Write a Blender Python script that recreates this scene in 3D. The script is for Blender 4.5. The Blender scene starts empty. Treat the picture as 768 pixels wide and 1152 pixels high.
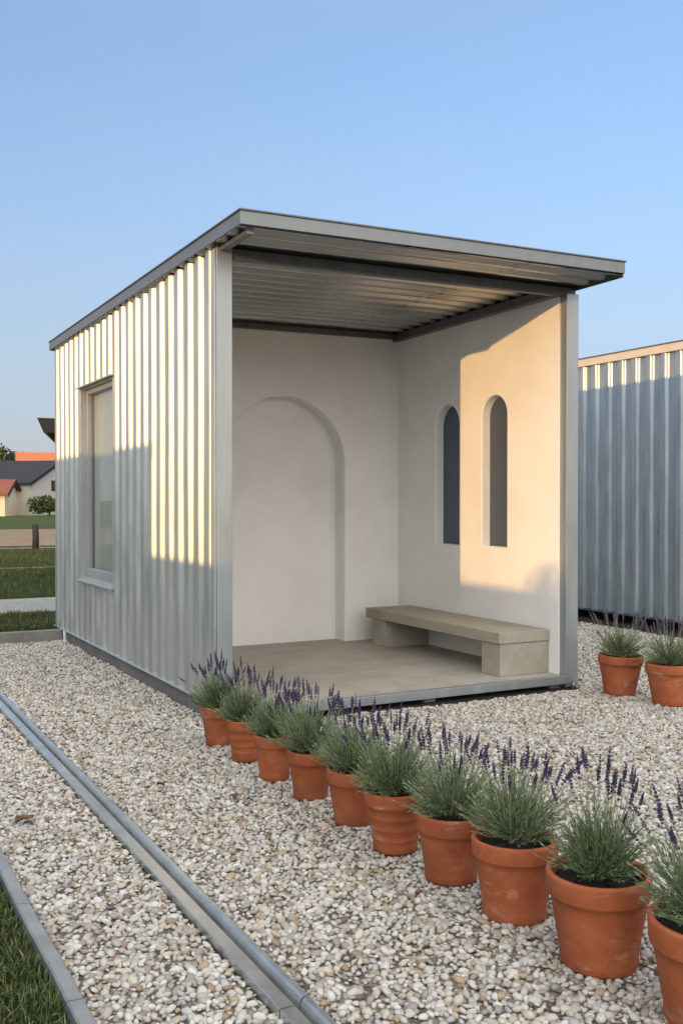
import bpy, math, random
from mathutils import Vector, Matrix, noise
from mathutils.geometry import tessellate_polygon

random.seed(7)
S = bpy.context.scene
COL = S.collection
R = math.radians

# ------------------------------------------------------------------ materials
def new_mat(name):
    m = bpy.data.materials.new(name)
    m.use_nodes = True
    nt = m.node_tree
    b = nt.nodes['Principled BSDF']
    return m, nt, b

def N(nt, t, **kw):
    n = nt.nodes.new(t)
    for k, v in kw.items():
        setattr(n, k, v)
    return n

def coords(nt, scale=(1, 1, 1), kind='Object'):
    tc = N(nt, 'ShaderNodeTexCoord')
    mp = N(nt, 'ShaderNodeMapping')
    mp.inputs['Scale'].default_value = scale
    nt.links.new(tc.outputs[kind], mp.inputs['Vector'])
    return mp.outputs['Vector']

def noise_node(nt, vec, scale, detail=4, rough=.55):
    n = N(nt, 'ShaderNodeTexNoise')
    n.inputs['Scale'].default_value = scale
    n.inputs['Detail'].default_value = detail
    n.inputs['Roughness'].default_value = rough
    if vec is not None:
        nt.links.new(vec, n.inputs['Vector'])
    return n.outputs['Fac']

def ramp(nt, fac, stops, interp='LINEAR'):
    r = N(nt, 'ShaderNodeValToRGB')
    cr = r.color_ramp
    cr.interpolation = interp
    while len(cr.elements) < len(stops):
        cr.elements.new(.5)
    for e, (p, c) in zip(cr.elements, stops):
        e.position = p
        e.color = (*c, 1)
    nt.links.new(fac, r.inputs['Fac'])
    return r.outputs['Color']

def mapr(nt, fac, a, b, lo=0., hi=1.):
    r = N(nt, 'ShaderNodeMapRange')
    r.inputs['From Min'].default_value = lo
    r.inputs['From Max'].default_value = hi
    r.inputs['To Min'].default_value = a
    r.inputs['To Max'].default_value = b
    nt.links.new(fac, r.inputs['Value'])
    return r.outputs['Result']

def bump(nt, b, fac, strength, dist, prev=None):
    n = N(nt, 'ShaderNodeBump')
    n.inputs['Strength'].default_value = strength
    n.inputs['Distance'].default_value = dist
    nt.links.new(fac, n.inputs['Height'])
    if prev is not None:
        nt.links.new(prev, n.inputs['Normal'])
    nt.links.new(n.outputs['Normal'], b.inputs['Normal'])
    return n.outputs['Normal']

def mix(nt, fac, a, b, mode='MIX'):
    m = N(nt, 'ShaderNodeMix', data_type='RGBA', blend_type=mode)
    if isinstance(fac, float):
        m.inputs[0].default_value = fac
    else:
        nt.links.new(fac, m.inputs[0])
    for i, v in ((6, a), (7, b)):
        if isinstance(v, tuple):
            m.inputs[i].default_value = (*v, 1)
        else:
            nt.links.new(v, m.inputs[i])
    return m.outputs[2]

def galvanised(name, c0, c1, metal, r0, r1, streak=True, waves=.004):
    m, nt, b = new_mat(name)
    v = coords(nt, (1, 1, .18) if streak else (1, 1, 1))
    n = noise_node(nt, v, 9, 6, .6)
    v2 = coords(nt)
    n2 = noise_node(nt, v2, 55, 3, .6)
    c = ramp(nt, n, [(.3, c0), (.7, c1)])
    c = mix(nt, mapr(nt, n2, 0, .25), c, tuple(x * .72 for x in c0))
    nt.links.new(c, b.inputs['Base Color'])
    b.inputs['Metallic'].default_value = metal
    nt.links.new(mapr(nt, n, r0, r1, .3, .7), b.inputs['Roughness'])
    if waves:
        n3 = noise_node(nt, coords(nt, (1, 1, .5)), 1.6, 2, .5)
        nn = bump(nt, b, n3, .6, waves * 8)
    return m

def simple(name, c0, c1, scale, rough=.8, bstr=.3, bdist=.004, detail=6, kind='Object', spec=.5):
    m, nt, b = new_mat(name)
    v = coords(nt, kind=kind)
    n = noise_node(nt, v, scale, detail, .6)
    nt.links.new(ramp(nt, n, [(.3, c0), (.7, c1)]), b.inputs['Base Color'])
    b.inputs['Roughness'].default_value = rough
    b.inputs['Specular IOR Level'].default_value = spec
    if bstr:
        bump(nt, b, noise_node(nt, v, scale * 6, 4, .6), bstr, bdist)
    return m

M = {}
M['clad'] = galvanised('galvanised_cladding', (.36, .39, .385), (.56, .59, .575), .58, .35, .47, waves=.0022)
M['clad2'] = galvanised('galvanised_cladding_blue', (.25, .305, .35), (.42, .47, .51), .50, .27, .40, waves=.0015)
M['steel'] = galvanised('grey_steel', (.165, .182, .195), (.225, .243, .255), .6, .36, .48, waves=0)
M['post'] = galvanised('post_metal', (.29, .315, .33), (.37, .395, .41), .55, .34, .46, waves=.001)
M['steel_dark'] = galvanised('dark_steel', (.10, .105, .11), (.16, .16, .16), .5, .42, .55, waves=0)
M['ceiling'] = simple('roof_sheet_metal', (.36, .365, .37), (.41, .415, .42), 1.6, .27, 0)
M['ceiling'].node_tree.nodes['Principled BSDF'].inputs['Metallic'].default_value = .88
M['rail'] = galvanised('rail_metal', (.44, .445, .445), (.62, .625, .62), .8, .25, .36, streak=False, waves=0)
M['edging'] = galvanised('edging_metal', (.24, .25, .255), (.34, .35, .355), .4, .4, .55, streak=False, waves=0)
M['beige_metal'] = simple('beige_flashing', (.52, .46, .38), (.60, .53, .45), 8, .5, .05)
M['white_plastic'] = simple('white_paint', (.72, .72, .7), (.8, .8, .78), 6, .45, .05)
M['frame'] = galvanised('window_frame_metal', (.36, .38, .385), (.44, .46, .465), .35, .34, .45, waves=0)

# plaster: mottled, hand trowelled
m, nt, b = new_mat('lime_plaster')
v = coords(nt)
n = noise_node(nt, v, 1.7, 8, .62)
c = ramp(nt, n, [(.25, (.695, .69, .675)), (.5, (.775, .77, .76)), (.75, (.82, .82, .81))])
n2 = noise_node(nt, v, 26, 5, .65)
c = mix(nt, mapr(nt, n2, 0, .12, .35, .75), c, (.60, .57, .52))
nt.links.new(c, b.inputs['Base Color'])
b.inputs['Roughness'].default_value = .92
b.inputs['Specular IOR Level'].default_value = .2
nn = bump(nt, b, noise_node(nt, v, 5, 5, .55), .22, .012)
bump(nt, b, noise_node(nt, v, 90, 4, .6), .16, .003, nn)
M['plaster'] = m

def concrete(name, c0, c1, c2):
    m, nt, b = new_mat(name)
    v = coords(nt)
    n = noise_node(nt, v, 3.2, 9, .65)
    c = ramp(nt, n, [(.3, c0), (.5, c1), (.72, c2)])
    n2 = noise_node(nt, v, 48, 4, .7)
    c = mix(nt, mapr(nt, n2, 0, .45, .42, .8), c, tuple(x * .55 for x in c0))
    nt.links.new(c, b.inputs['Base Color'])
    b.inputs['Roughness'].default_value = .88
    bump(nt, b, n2, .35, .004)
    return m
M['bench'] = concrete('bench_concrete', (.29, .265, .215), (.345, .315, .26), (.40, .37, .31))
M['floor'] = concrete('floor_concrete', (.32, .30, .26), (.39, .365, .32), (.45, .425, .375))
M['plinth'] = concrete('plinth_concrete', (.12, .12, .11), (.165, .16, .148), (.21, .205, .19))
M['kerb'] = concrete('kerb_concrete', (.17, .165, .15), (.22, .21, .195), (.27, .26, .24))

m, nt, b = new_mat('tinted_pane')
b.inputs['Base Color'].default_value = (.115, .142, .19, 1)
b.inputs['Metallic'].default_value = .6
b.inputs['Roughness'].default_value = .5
M['pane'] = m

m, nt, b = new_mat('clear_glass')
for nd in list(nt.nodes):
    if nd.type != 'OUTPUT_MATERIAL':
        nt.nodes.remove(nd)
out = nt.nodes['Material Output']
tr = N(nt, 'ShaderNodeBsdfTransparent'); tr.inputs[0].default_value = (.87, .89, .885, 1)
gl = N(nt, 'ShaderNodeBsdfGlossy'); gl.inputs['Roughness'].default_value = .02
lw = N(nt, 'ShaderNodeLayerWeight'); lw.inputs['Blend'].default_value = .35
fr = N(nt, 'ShaderNodeMapRange'); fr.inputs['To Min'].default_value = .03; fr.inputs['To Max'].default_value = .30
nt.links.new(lw.outputs['Facing'], fr.inputs['Value'])
ms = N(nt, 'ShaderNodeMixShader')
nt.links.new(fr.outputs[0], ms.inputs[0]); nt.links.new(tr.outputs[0], ms.inputs[1]); nt.links.new(gl.outputs[0], ms.inputs[2])
nt.links.new(ms.outputs[0], out.inputs['Surface'])
M['glass'] = m
M['curtain'] = simple('curtain_cloth', (.58, .60, .585), (.66, .68, .665), 3, .9, .1)
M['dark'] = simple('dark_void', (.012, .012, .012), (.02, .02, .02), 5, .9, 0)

# terracotta
m, nt, b = new_mat('terracotta')
oi = N(nt, 'ShaderNodeObjectInfo')
def shifted(scale):
    vv = coords(nt, scale)
    a_ = N(nt, 'ShaderNodeVectorMath', operation='ADD'); m_ = N(nt, 'ShaderNodeMath', operation='MULTIPLY'); m_.inputs[1].default_value = 37
    nt.links.new(oi.outputs['Random'], m_.inputs[0]); nt.links.new(vv, a_.inputs[0]); nt.links.new(m_.outputs[0], a_.inputs[1])
    return a_.outputs[0]
v = shifted((1, 1, 1))
n = noise_node(nt, v, 7, 7, .65)
c = ramp(nt, n, [(.3, (.245, .066, .026)), (.52, (.335, .095, .038)), (.75, (.41, .138, .064))])
n2 = noise_node(nt, shifted((1, 1, 2.6)), 5.5, 8, .7)
c = mix(nt, mapr(nt, n2, 0, .75, .57, .80), c, (.60, .40, .29))
n4 = noise_node(nt, shifted((1, 1, 1.6)), 4.2, 6, .65)
c = mix(nt, mapr(nt, n4, 0, .7, .50, .72), c, (.20, .062, .032))
hs = N(nt, 'ShaderNodeHueSaturation')
nt.links.new(mapr(nt, oi.outputs['Random'], .86, 1.12), hs.inputs['Value'])
nt.links.new(c, hs.inputs['Color'])
nt.links.new(hs.outputs[0], b.inputs['Base Color'])
b.inputs['Roughness'].default_value = .82
b.inputs['Specular IOR Level'].default_value = .3
nn = bump(nt, b, noise_node(nt, v, 60, 4, .6), .2, .003)
wv = N(nt, 'ShaderNodeTexWave', bands_direction='Z'); wv.inputs['Scale'].default_value = 22; wv.inputs['Distortion'].default_value = 1.5
nt.links.new(v, wv.inputs['Vector'])
bump(nt, b, wv.outputs['Fac'], .10, .002, nn)
M['terracotta'] = m
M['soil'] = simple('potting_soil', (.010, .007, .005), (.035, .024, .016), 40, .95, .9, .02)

def leafy(name, stops, rough=.6, trans=.15):
    m, nt, b = new_mat(name)
    g = N(nt, 'ShaderNodeNewGeometry')
    nt.links.new(ramp(nt, g.outputs['Random Per Island'], stops), b.inputs['Base Color'])
    b.inputs['Roughness'].default_value = rough
    b.inputs['Specular IOR Level'].default_value = .3
    return m
M['leaf'] = leafy('lavender_leaf', [(0, (.075, .11, .05)), (.4, (.135, .185, .09)), (.75, (.19, .24, .135)), (1, (.27, .32, .21))])
M['stalk'] = leafy('lavender_stalk', [(0, (.17, .20, .11)), (1, (.27, .29, .19))])
M['bloom'] = leafy('lavender_bloom', [(0, (.020, .016, .042)), (.5, (.045, .036, .085)), (.85, (.080, .066, .135)), (1, (.14, .115, .20))], .7)
M['bloom_pale'] = leafy('lavender_bloom_pale', [(0, (.07, .055, .09)), (.6, (.13, .105, .165)), (1, (.21, .18, .25))], .7)
M['wood'] = simple('woody_stem', (.07, .05, .035), (.14, .10, .07), 30, .9, .6, .004)
M['grass'] = leafy('grass_blade', [(0, (.022, .040, .010)), (.5, (.044, .070, .017)), (.86, (.070, .098, .026)), (.93, (.19, .17, .08)), (1, (.25, .22, .11))], .55)
M['tree'] = leafy('tree_leaf', [(0, (.022, .034, .012)), (.6, (.045, .065, .022)), (1, (.08, .10, .035))])
M['bark'] = simple('bark', (.05, .04, .03), (.10, .08, .06), 12, .95, .5)

# pebbles: colour by instance
m, nt, b = new_mat('pebble')
oi = N(nt, 'ShaderNodeObjectInfo')
c = ramp(nt, oi.outputs['Random'], [
    (0, (0.446, 0.432, 0.403)), (.16, (0.518, 0.504, 0.475)), (.30, (0.396, 0.360, 0.310)), (.42, (0.475, 0.439, 0.382)), (.52, (0.317, 0.281, 0.238)),
    (.60, (0.360, 0.360, 0.353)), (.70, (0.562, 0.554, 0.533)), (.80, (0.259, 0.245, 0.230)), (.86, (0.360, 0.266, 0.173)), (.90, (0.266, 0.187, 0.122)), (.93, (0.446, 0.410, 0.346)), (.985, (0.115, 0.094, 0.079))], 'CONSTANT')
v = coords(nt)
n = noise_node(nt, v, 1.6, 5, .65)
c = mix(nt, mapr(nt, n, 0, .6, .42, .8), c, (.30, .255, .20))
nt.links.new(c, b.inputs['Base Color'])
b.inputs['Roughness'].default_value = .58
b.inputs['Specular IOR Level'].default_value = .35
M['pebble'] = m
# gravel bed under the loose stones
m, nt, b = new_mat('gravel_bed')
v = coords(nt)
vo = N(nt, 'ShaderNodeTexVoronoi'); vo.inputs['Scale'].default_value = 42
nt.links.new(v, vo.inputs['Vector'])
sx = N(nt, 'ShaderNodeSeparateColor'); nt.links.new(vo.outputs['Color'], sx.inputs[0])
c = ramp(nt, sx.outputs[0], [(0, (.10, .09, .07)), (.3, (.20, .18, .15)), (.6, (.30, .28, .25)), (.85, (.15, .11, .08))], 'CONSTANT')
nt.links.new(c, b.inputs['Base Color'])
b.inputs['Roughness'].default_value = .9
bump(nt, b, vo.outputs['Distance'], 1., .02).node.invert = True
M['gravel'] = m

# far fields
m, nt, b = new_mat('meadow')
v = coords(nt)
n = noise_node(nt, v, .35, 8, .65)
n2 = noise_node(nt, v, 14, 6, .7)
c = ramp(nt, n, [(.3, (.055, .085, .024)), (.55, (.085, .115, .036)), (.75, (.13, .145, .055))])
c = mix(nt, mapr(nt, n2, 0, .7, .35, .75), c, (.035, .055, .014))
nt.links.new(c, b.inputs['Base Color'])
b.inputs['Roughness'].default_value = .9
b.inputs['Specular IOR Level'].default_value = .15
bump(nt, b, n2, 1., .12)
M['meadow'] = m
M['dirt'] = simple('bare_field', (.17, .12, .075), (.27, .20, .13), 1.1, .95, .6, .1)
M['path'] = simple('path_chippings', (.24, .235, .225), (.40, .39, .37), 9, .95, .8, .03)
M['wall_white'] = simple('house_render', (.50, .46, .40), (.58, .54, .48), .8, .9, .1)
M['wall_cream'] = simple('cream_render', (.62, .52, .38), (.70, .60, .45), .8, .9, .1)
M['roof_dark'] = simple('dark_tiles', (.008, .010, .016), (.016, .018, .026), 2, .75, .3, .03)
M['roof_red'] = simple('red_tiles', (.17, .05, .032), (.25, .08, .05), 2, .85, .3, .03)
M['roof_orange'] = simple('orange_tiles', (.42, .12, .045), (.50, .17, .07), 2, .85, .3, .03)
M['brown'] = simple('dark_timber', (.012, .010, .009), (.025, .020, .016), 6, .8, .3)
M['window_dark'] = simple('dark_window', (.02, .022, .025), (.03, .032, .036), 3, .2, 0)
M['garden_wall'] = simple('rendered_wall', (.50, .47, .42), (.58, .55, .50), 1.5, .9, .2)

# ------------------------------------------------------------------ geometry
class MB:
    def __init__(s, xf=None):
        s.v = []; s.f = []; s.mi = []; s.sm = []; s.xf = xf
    def add(s, vs, fs, mi=0, smooth=False):
        o = len(s.v)
        s.v += [tuple(s.xf @ Vector(p)) if s.xf else tuple(p) for p in vs]
        for f in fs:
            s.f.append(tuple(i + o for i in f)); s.mi.append(mi); s.sm.append(smooth)
    def box(s, x0, x1, y0, y1, z0, z1, mi=0, top=None):
        v = [(x0, y0, z0), (x1, y0, z0), (x1, y1, z0), (x0, y1, z0), (x0, y0, z1), (x1, y0, z1), (x1, y1, z1), (x0, y1, z1)]
        if top:                                   # top(x, y) lifts the whole box to a sloping line
            v = [(x, y, z + top(x, y)) for x, y, z in v]
        s.add(v, [(3, 2, 1, 0), (4, 5, 6, 7), (0, 1, 5, 4), (1, 2, 6, 5), (2, 3, 7, 6), (3, 0, 4, 7)], mi)
    def prism(s, poly, axis, a, b, mi=0, smooth=False):
        """closed 2-D outline pushed along an axis from a to b"""
        def P(p, t):
            if axis == 'y': return (p[0], t, p[1])
            if axis == 'x': return (t, p[0], p[1])
            return (p[0], p[1], t)
        n = len(poly)
        s.add([P(p, a) for p in poly] + [P(p, b) for p in poly],
              [(i, (i + 1) % n, (i + 1) % n + n, i + n) for i in range(n)], mi, smooth)
        tri = tessellate_polygon([[Vector((p[0], p[1], 0)) for p in poly]])
        s.add([P(p, a) for p in poly], tri, mi)
        s.add([P(p, b) for p in poly], [t[::-1] for t in tri], mi)
    def tube(s, pts, rads, seg=6, mi=0, smooth=True):
        pts = [Vector(p) for p in pts]
        vs = []
        for i, p in enumerate(pts):
            d = (pts[min(i + 1, len(pts) - 1)] - pts[max(i - 1, 0)]).normalized()
            a = d.orthogonal().normalized(); c = d.cross(a)
            r = rads[i] if not isinstance(rads, (int, float)) else rads
            for k in range(seg):
                t = 2 * math.pi * k / seg
                vs.append(p + a * math.cos(t) * r + c * math.sin(t) * r)
        fs = [(i * seg + k, i * seg + (k + 1) % seg, (i + 1) * seg + (k + 1) % seg, (i + 1) * seg + k)
              for i in range(len(pts) - 1) for k in range(seg)]
        fs.append(tuple(range(seg))[::-1]); fs.append(tuple((len(pts) - 1) * seg + k for k in range(seg)))
        s.add(vs, fs, mi, smooth)
    def lathe(s, prof, seg=40, mi=0, c=(0, 0, 0), wob=None):
        vs = []
        for i, (r, z) in enumerate(prof):
            for k in range(seg):
                t = 2 * math.pi * k / seg
                rr = r * (1 + (wob(t, z) if wob else 0))
                vs.append((c[0] + rr * math.cos(t), c[1] + rr * math.sin(t), c[2] + z))
        n = len(prof)
        fs = [(i * seg + k, i * seg + (k + 1) % seg, (i + 1) * seg + (k + 1) % seg, (i + 1) * seg + k)
              for i in range(n - 1) for k in range(seg)]
        fs.append(tuple(range(seg))[::-1])
        fs.append(tuple((n - 1) * seg + k for k in range(seg)))
        s.add(vs, fs, mi, True)
    def build(s, name, mats, parent=None, origin=None, bevel=0., smooth_angle=None, loc=None):
        me = bpy.data.meshes.new(name)
        og = Vector(origin) if origin is not None else Vector((0, 0, 0))
        me.from_pydata([tuple(Vector(p) - og) for p in s.v] if origin is not None else s.v, [], s.f)
        for m in (mats if isinstance(mats, (list, tuple)) else [mats]):
            me.materials.append(m)
        me.polygons.foreach_set('material_index', s.mi)
        me.polygons.foreach_set('use_smooth', s.sm)
        me.update()
        o = bpy.data.objects.new(name, me); COL.objects.link(o)
        o.location = og
        if bevel:
            bv = o.modifiers.new('bevel', 'BEVEL'); bv.width = bevel; bv.segments = 2; bv.limit_method = 'ANGLE'; bv.angle_limit = R(50)
        if parent:
            put(o, parent)
        return o

def put(o, parent):
    o.parent = parent
    o.matrix_parent_inverse = Matrix.Translation(-absloc(parent))
def absloc(o):
    return ABS.get(o.name, Vector(o.location))
ABS = {}

def tag(o, label, cat, group=None):
    o['label'] = label; o['category'] = cat
    if group: o['group'] = group
    return o
def thing(name, loc, label, cat, group=None):
    o = bpy.data.objects.new(name, None); COL.objects.link(o)
    o.location = loc; o.empty_display_size = .2
    ABS[o.name] = Vector(loc)
    return tag(o, label, cat, group)
def struct(o, kind='structure'):
    o['kind'] = kind
    return o

def zr(x, y):                                     # gentle fall of the roof towards the back
    return (11.25 - y) * .0085 + (x - 2.4) * .009

# corrugated sheet profile: list of (t, depth) along a run
def ribs(t0, t1, pitch=.215, depth=.03, extra=()):
    pts = []
    k = 0
    seq = ((0, 0), (.028, -.01), (.056, 0), (.064, .06), (.070, .22), (.085, .78), (.091, .94), (.099, 1), (.122, 1.02), (.148, 1), (.155, .94), (.160, .78), (.175, .22), (.181, .06))
    sc = pitch / .19
    t = t0
    while t < t1:
        for a, d in seq:
            q = t + a * sc
            if q < t1: pts.append((q, d * depth))
        t += pitch
    pts.append((t1, pts[-1][1]))
    def at(q):
        for (a, da), (b_, db) in zip(pts, pts[1:]):
            if a <= q <= b_:
                return da + (db - da) * (q - a) / max(b_ - a, 1e-6)
        return 0
    for e in extra:
        pts.append((e, at(e)))
    return sorted(set(pts))

def clad(mb, axis, t0, t1, z0, z1, base, sign, hole=None, pitch=.215, depth=.036):
    """vertical trapezoidal sheet; sign = outward direction of the crests; z1 may be a function of t"""
    prof = ribs(t0, t1, pitch, depth, (hole[0], hole[1]) if hole else ())
    th = .0025
    def P(t, d, z, inner):
        q = base + sign * d - (sign * th if inner else 0)
        return (q, t, z) if axis == 'y' else (t, q, z)
    zt = z1 if callable(z1) else (lambda t: z1)
    for (a, da), (b_, db) in zip(prof, prof[1:]):
        if b_ - a < 1e-6: continue
        spans = [(z0, None)]
        if hole and a >= hole[0] - 1e-6 and b_ <= hole[1] + 1e-6:
            spans = [(z0, hole[2]), (hole[3], None)]
        for zl, zh in spans:
            za, zb = (zh, zh) if zh is not None else (zt(a), zt(b_))
            # a few rows so the sheet can carry slight dents
            rows = 6
            for inn in (False, True):
                vs = []
                for r in range(rows + 1):
                    f = r / rows
                    for t, d, zz in ((a, da, za), (b_, db, zb)):
                        z = zl + (zz - zl) * f
                        w = .0028 * noise.noise(Vector((t * 1.3, z * .9, base))) + .0012 * noise.noise(Vector((t * 4, z * 2.2, base + 5)))
                        vs.append(P(t, d + w, z, inn))
                mb.add(vs, [(2 * r, 2 * r + 1, 2 * r + 3, 2 * r + 2) for r in range(rows)], 0, True)

def arch(c, w, z0, zs, n=18):
    """outline of an arched opening: half width w about c, floor z0, springing zs"""
    pts = [(c + w, z0), (c + w, zs)]
    for i in range(1, n):
        t = math.pi * i / n
        pts.append((c + w * math.cos(t), zs + w * math.sin(t)))
    pts += [(c - w, zs), (c - w, z0)]
    return pts

XL, YF, XR, YB = 2.416, 6.313, 5.36, 8.84
# ------------------------------------------------------------------ ground
g = MB()
xs = [-1500, -200, -40, -12, -6, -2, 0, 2, 4, 6, 9, 12, 20, 40, 200, 1500]
ys = [-300, -30, -6, -2, 2, 6, 10.93, 10.94, 14, 20, 40, 80, 200, 700, 3000]
vs = [(x, y, (.095 if y > 10.935 else -.035)) for y in ys for x in xs]
g.add(vs, [(j * len(xs) + i, j * len(xs) + i + 1, (j + 1) * len(xs) + i + 1, (j + 1) * len(xs) + i)
           for j in range(len(ys) - 1) for i in range(len(xs) - 1)])
struct(g.build('ground', M['meadow']))

def sheet(name, x0, x1, y0, y1, z, m, nx=1, ny=1, wav=0):
    s = MB()
    vs = []
    for j in range(ny + 1):
        for i in range(nx + 1):
            x = x0 + (x1 - x0) * i / nx; y = y0 + (y1 - y0) * j / ny
            w = wav * noise.noise(Vector((x * .3, y * .3, 3)))
            vs.append((x, y + w, z))
    s.add(vs, [(j * (nx + 1) + i, j * (nx + 1) + i + 1, (j + 1) * (nx + 1) + i + 1, (j + 1) * (nx + 1) + i) for j in range(ny) for i in range(nx)])
    return s.build(name, m)

struct(sheet('shade_strip', 8.3, 12.2, 5.65, 10.9, -.028, M['soil'], 8, 8))  # dark sheet, paints the shade in the gap below the neighbouring shed
struct(sheet('shade_strip', 2.44, 5.4, 5.98, 7.0, -.012, M['soil'], 6, 4))  # dark sheet standing in for the shadow under the floor edge
struct(sheet('rear_path', -40, 30, 12.9, 14.7, .101, M['path'], 60, 4, .12))
struct(sheet('field_strip', -120, 90, 31.8, 50, .105, M['dirt'], 60, 4, .8))
struct(sheet('track_verge', -120, 90, 29.9, 30.5, .108, M['kerb'], 60, 1, .15))
struct(sheet('mown_line', -60, 60, 21.2, 21.5, .101, M['dirt'], 60, 1, .3))

def scatter(name, rects, z, base_mat, insts, dmin, dens, s0, s1, tilt, lift, seed, zj=0.):
    s = MB()
    for x0, x1, y0, y1 in rects:
        nx = max(1, round((x1 - x0) / .25)); ny = max(1, round((y1 - y0) / .25))
        vs = [(x0 + (x1 - x0) * i / nx, y0 + (y1 - y0) * j / ny, z + .013 * noise.noise(Vector((x0 + (x1 - x0) * i / nx, y0 + (y1 - y0) * j / ny, 0)) * 1.3))
              for j in range(ny + 1) for i in range(nx + 1)]
        s.add(vs, [(j * (nx + 1) + i, j * (nx + 1) + i + 1, (j + 1) * (nx + 1) + i + 1, (j + 1) * (nx + 1) + i) for j in range(ny) for i in range(nx)])
    o = s.build(name, base_mat)
    coll = bpy.data.collections.new(name + '_pieces')
    for q in insts: coll.objects.link(q)
    ng = bpy.data.node_groups.new(name + '_scatter', 'GeometryNodeTree')
    ng.interface.new_socket('Geometry', in_out='INPUT', socket_type='NodeSocketGeometry')
    ng.interface.new_socket('Geometry', in_out='OUTPUT', socket_type='NodeSocketGeometry')
    nd = ng.nodes; L = ng.links.new
    gi = nd.new('NodeGroupInput'); go = nd.new('NodeGroupOutput')
    dp = nd.new('GeometryNodeDistributePointsOnFaces'); dp.distribute_method = 'POISSON'
    dp.inputs['Distance Min'].default_value = dmin
    dp.inputs['Density Max'].default_value = dens
    dp.inputs['Seed'].default_value = seed
    ip = nd.new('GeometryNodeInstanceOnPoints')
    ci = nd.new('GeometryNodeCollectionInfo'); ci.inputs['Collection'].default_value = coll
    ci.inputs['Separate Children'].default_value = True; ci.inputs['Reset Children'].default_value = True
    ip.inputs['Pick Instance'].default_value = True
    rv = nd.new('FunctionNodeRandomValue'); rv.data_type = 'FLOAT_VECTOR'
    rv.inputs[0].default_value = (-tilt, -tilt, 0); rv.inputs[1].default_value = (tilt, tilt, 6.283)
    rs = nd.new('FunctionNodeRandomValue'); rs.data_type = 'FLOAT'
    rs.inputs[2].default_value = s0; rs.inputs[3].default_value = s1; rs.inputs['Seed'].default_value = 5
    pw = nd.new('ShaderNodeMath'); pw.operation = 'MULTIPLY'
    rs2 = nd.new('FunctionNodeRandomValue'); rs2.data_type = 'FLOAT'
    rs2.inputs[2].default_value = .75; rs2.inputs[3].default_value = 1.2; rs2.inputs['Seed'].default_value = 9
    L(rs.outputs[1], pw.inputs[0]); L(rs2.outputs[1], pw.inputs[1])
    sp = nd.new('GeometryNodeSetPosition')
    ro = nd.new('FunctionNodeRandomValue'); ro.data_type = 'FLOAT_VECTOR'
    ro.inputs[0].default_value = (0, 0, lift - zj); ro.inputs[1].default_value = (0, 0, lift + zj); ro.inputs['Seed'].default_value = 3
    jn = nd.new('GeometryNodeJoinGeometry')
    L(gi.outputs[0], dp.inputs['Mesh']); L(dp.outputs['Points'], sp.inputs['Geometry']); L(ro.outputs[0], sp.inputs['Offset'])
    L(sp.outputs[0], ip.inputs['Points']); L(ci.outputs[0], ip.inputs['Instance'])
    L(rv.outputs[0], ip.inputs['Rotation']); L(pw.outputs[0], ip.inputs['Scale'])
    L(gi.outputs[0], jn.inputs[0]); L(ip.outputs[0], jn.inputs[0]); L(jn.outputs[0], go.inputs[0])
    md = o.modifiers.new('scatter', 'NODES'); md.node_group = ng
    return o

def pebble_mesh(k):
    import bmesh
    bm = bmesh.new(); bmesh.ops.create_icosphere(bm, subdivisions=2, radius=1)
    rx, ry, rz = random.uniform(.95, 1.35), random.uniform(.65, .95), random.uniform(.42, .70)
    for v in bm.verts:
        q = v.co.copy()
        d = 1 + .24 * noise.noise(q * 1.15 + Vector((k * 7, 0, 0))) + .06 * noise.noise(q * 2.4 + Vector((0, k * 5, 0)))
        v.co = Vector((q.x * rx, q.y * ry, q.z * rz)) * d
    me = bpy.data.meshes.new('pebble'); bm.to_mesh(me); bm.free()
    me.polygons.foreach_set('use_smooth', [True] * len(me.polygons))
    me.materials.append(M['pebble'])
    return bpy.data.objects.new('pebble', me)
PEB = [pebble_mesh(k) for k in range(14)]
struct(scatter('gravel', [(.712, 1.185, -1.5, 6.), (1.325, 2.40, -1.5, 6.18), (2.40, 5.42, -1.5, 6.10), (5.42, 7., -1.5, 6.18)], 0, M['gravel'], PEB, .0172, 9000, .0078, .0200, .55, .004, 1, .005), 'stuff')
struct(scatter('gravel', [(.712, 1.185, 6., 10.84), (1.325, 2.40, 6.18, 10.84), (5.45, 8.35, 6.18, 10.84), (7., 13., 2., 5.6), (7., 8.35, 5.6, 6.18), (-4, .712, 7.6, 10.84)], 0, M['gravel'], PEB, .022, 6000, .011, .021, .5, .004, 2, .005), 'stuff')

def tuft(k, h, n, spread):
    mb = MB()
    for i in range(n):
        a = random.uniform(0, 6.283); r = spread * math.sqrt(random.random())
        p = Vector((r * math.cos(a), r * math.sin(a), -.005))
        d = Vector((math.cos(a + random.uniform(-.8, .8)), math.sin(a + random.uniform(-.8, .8)), 0))
        L_ = h * random.uniform(.5, 1.15); lean = random.uniform(.1, .85)
        w = random.uniform(.0016, .003)
        side = Vector((-d.y, d.x, 0)) * w
        pts = [p, p + d * L_ * lean * .25 + Vector((0, 0, L_ * .5)), p + d * L_ * lean * .95 + Vector((0, 0, L_ * (1 - .35 * lean)))]
        mb.add([pts[0] - side, pts[0] + side, pts[1] + side * .8, pts[1] - side * .8, pts[2]], [(0, 1, 2, 3), (3, 2, 4)])
    me = bpy.data.meshes.new('grass_tuft'); me.from_pydata(mb.v, [], mb.f); me.materials.append(M['grass'])
    return bpy.data.objects.new('grass_tuft', me)
TUF = [tuft(k, .055, 26, .035) for k in range(6)]
struct(scatter('lawn_grass', [(-1.6, .645, 1., 7.6)], -.01, M['meadow'], TUF, .026, 2200, .8, 1.25, .15, 0, 4), 'stuff')
TUF2 = [tuft(k, .07, 26, .05) for k in range(4)]
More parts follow.
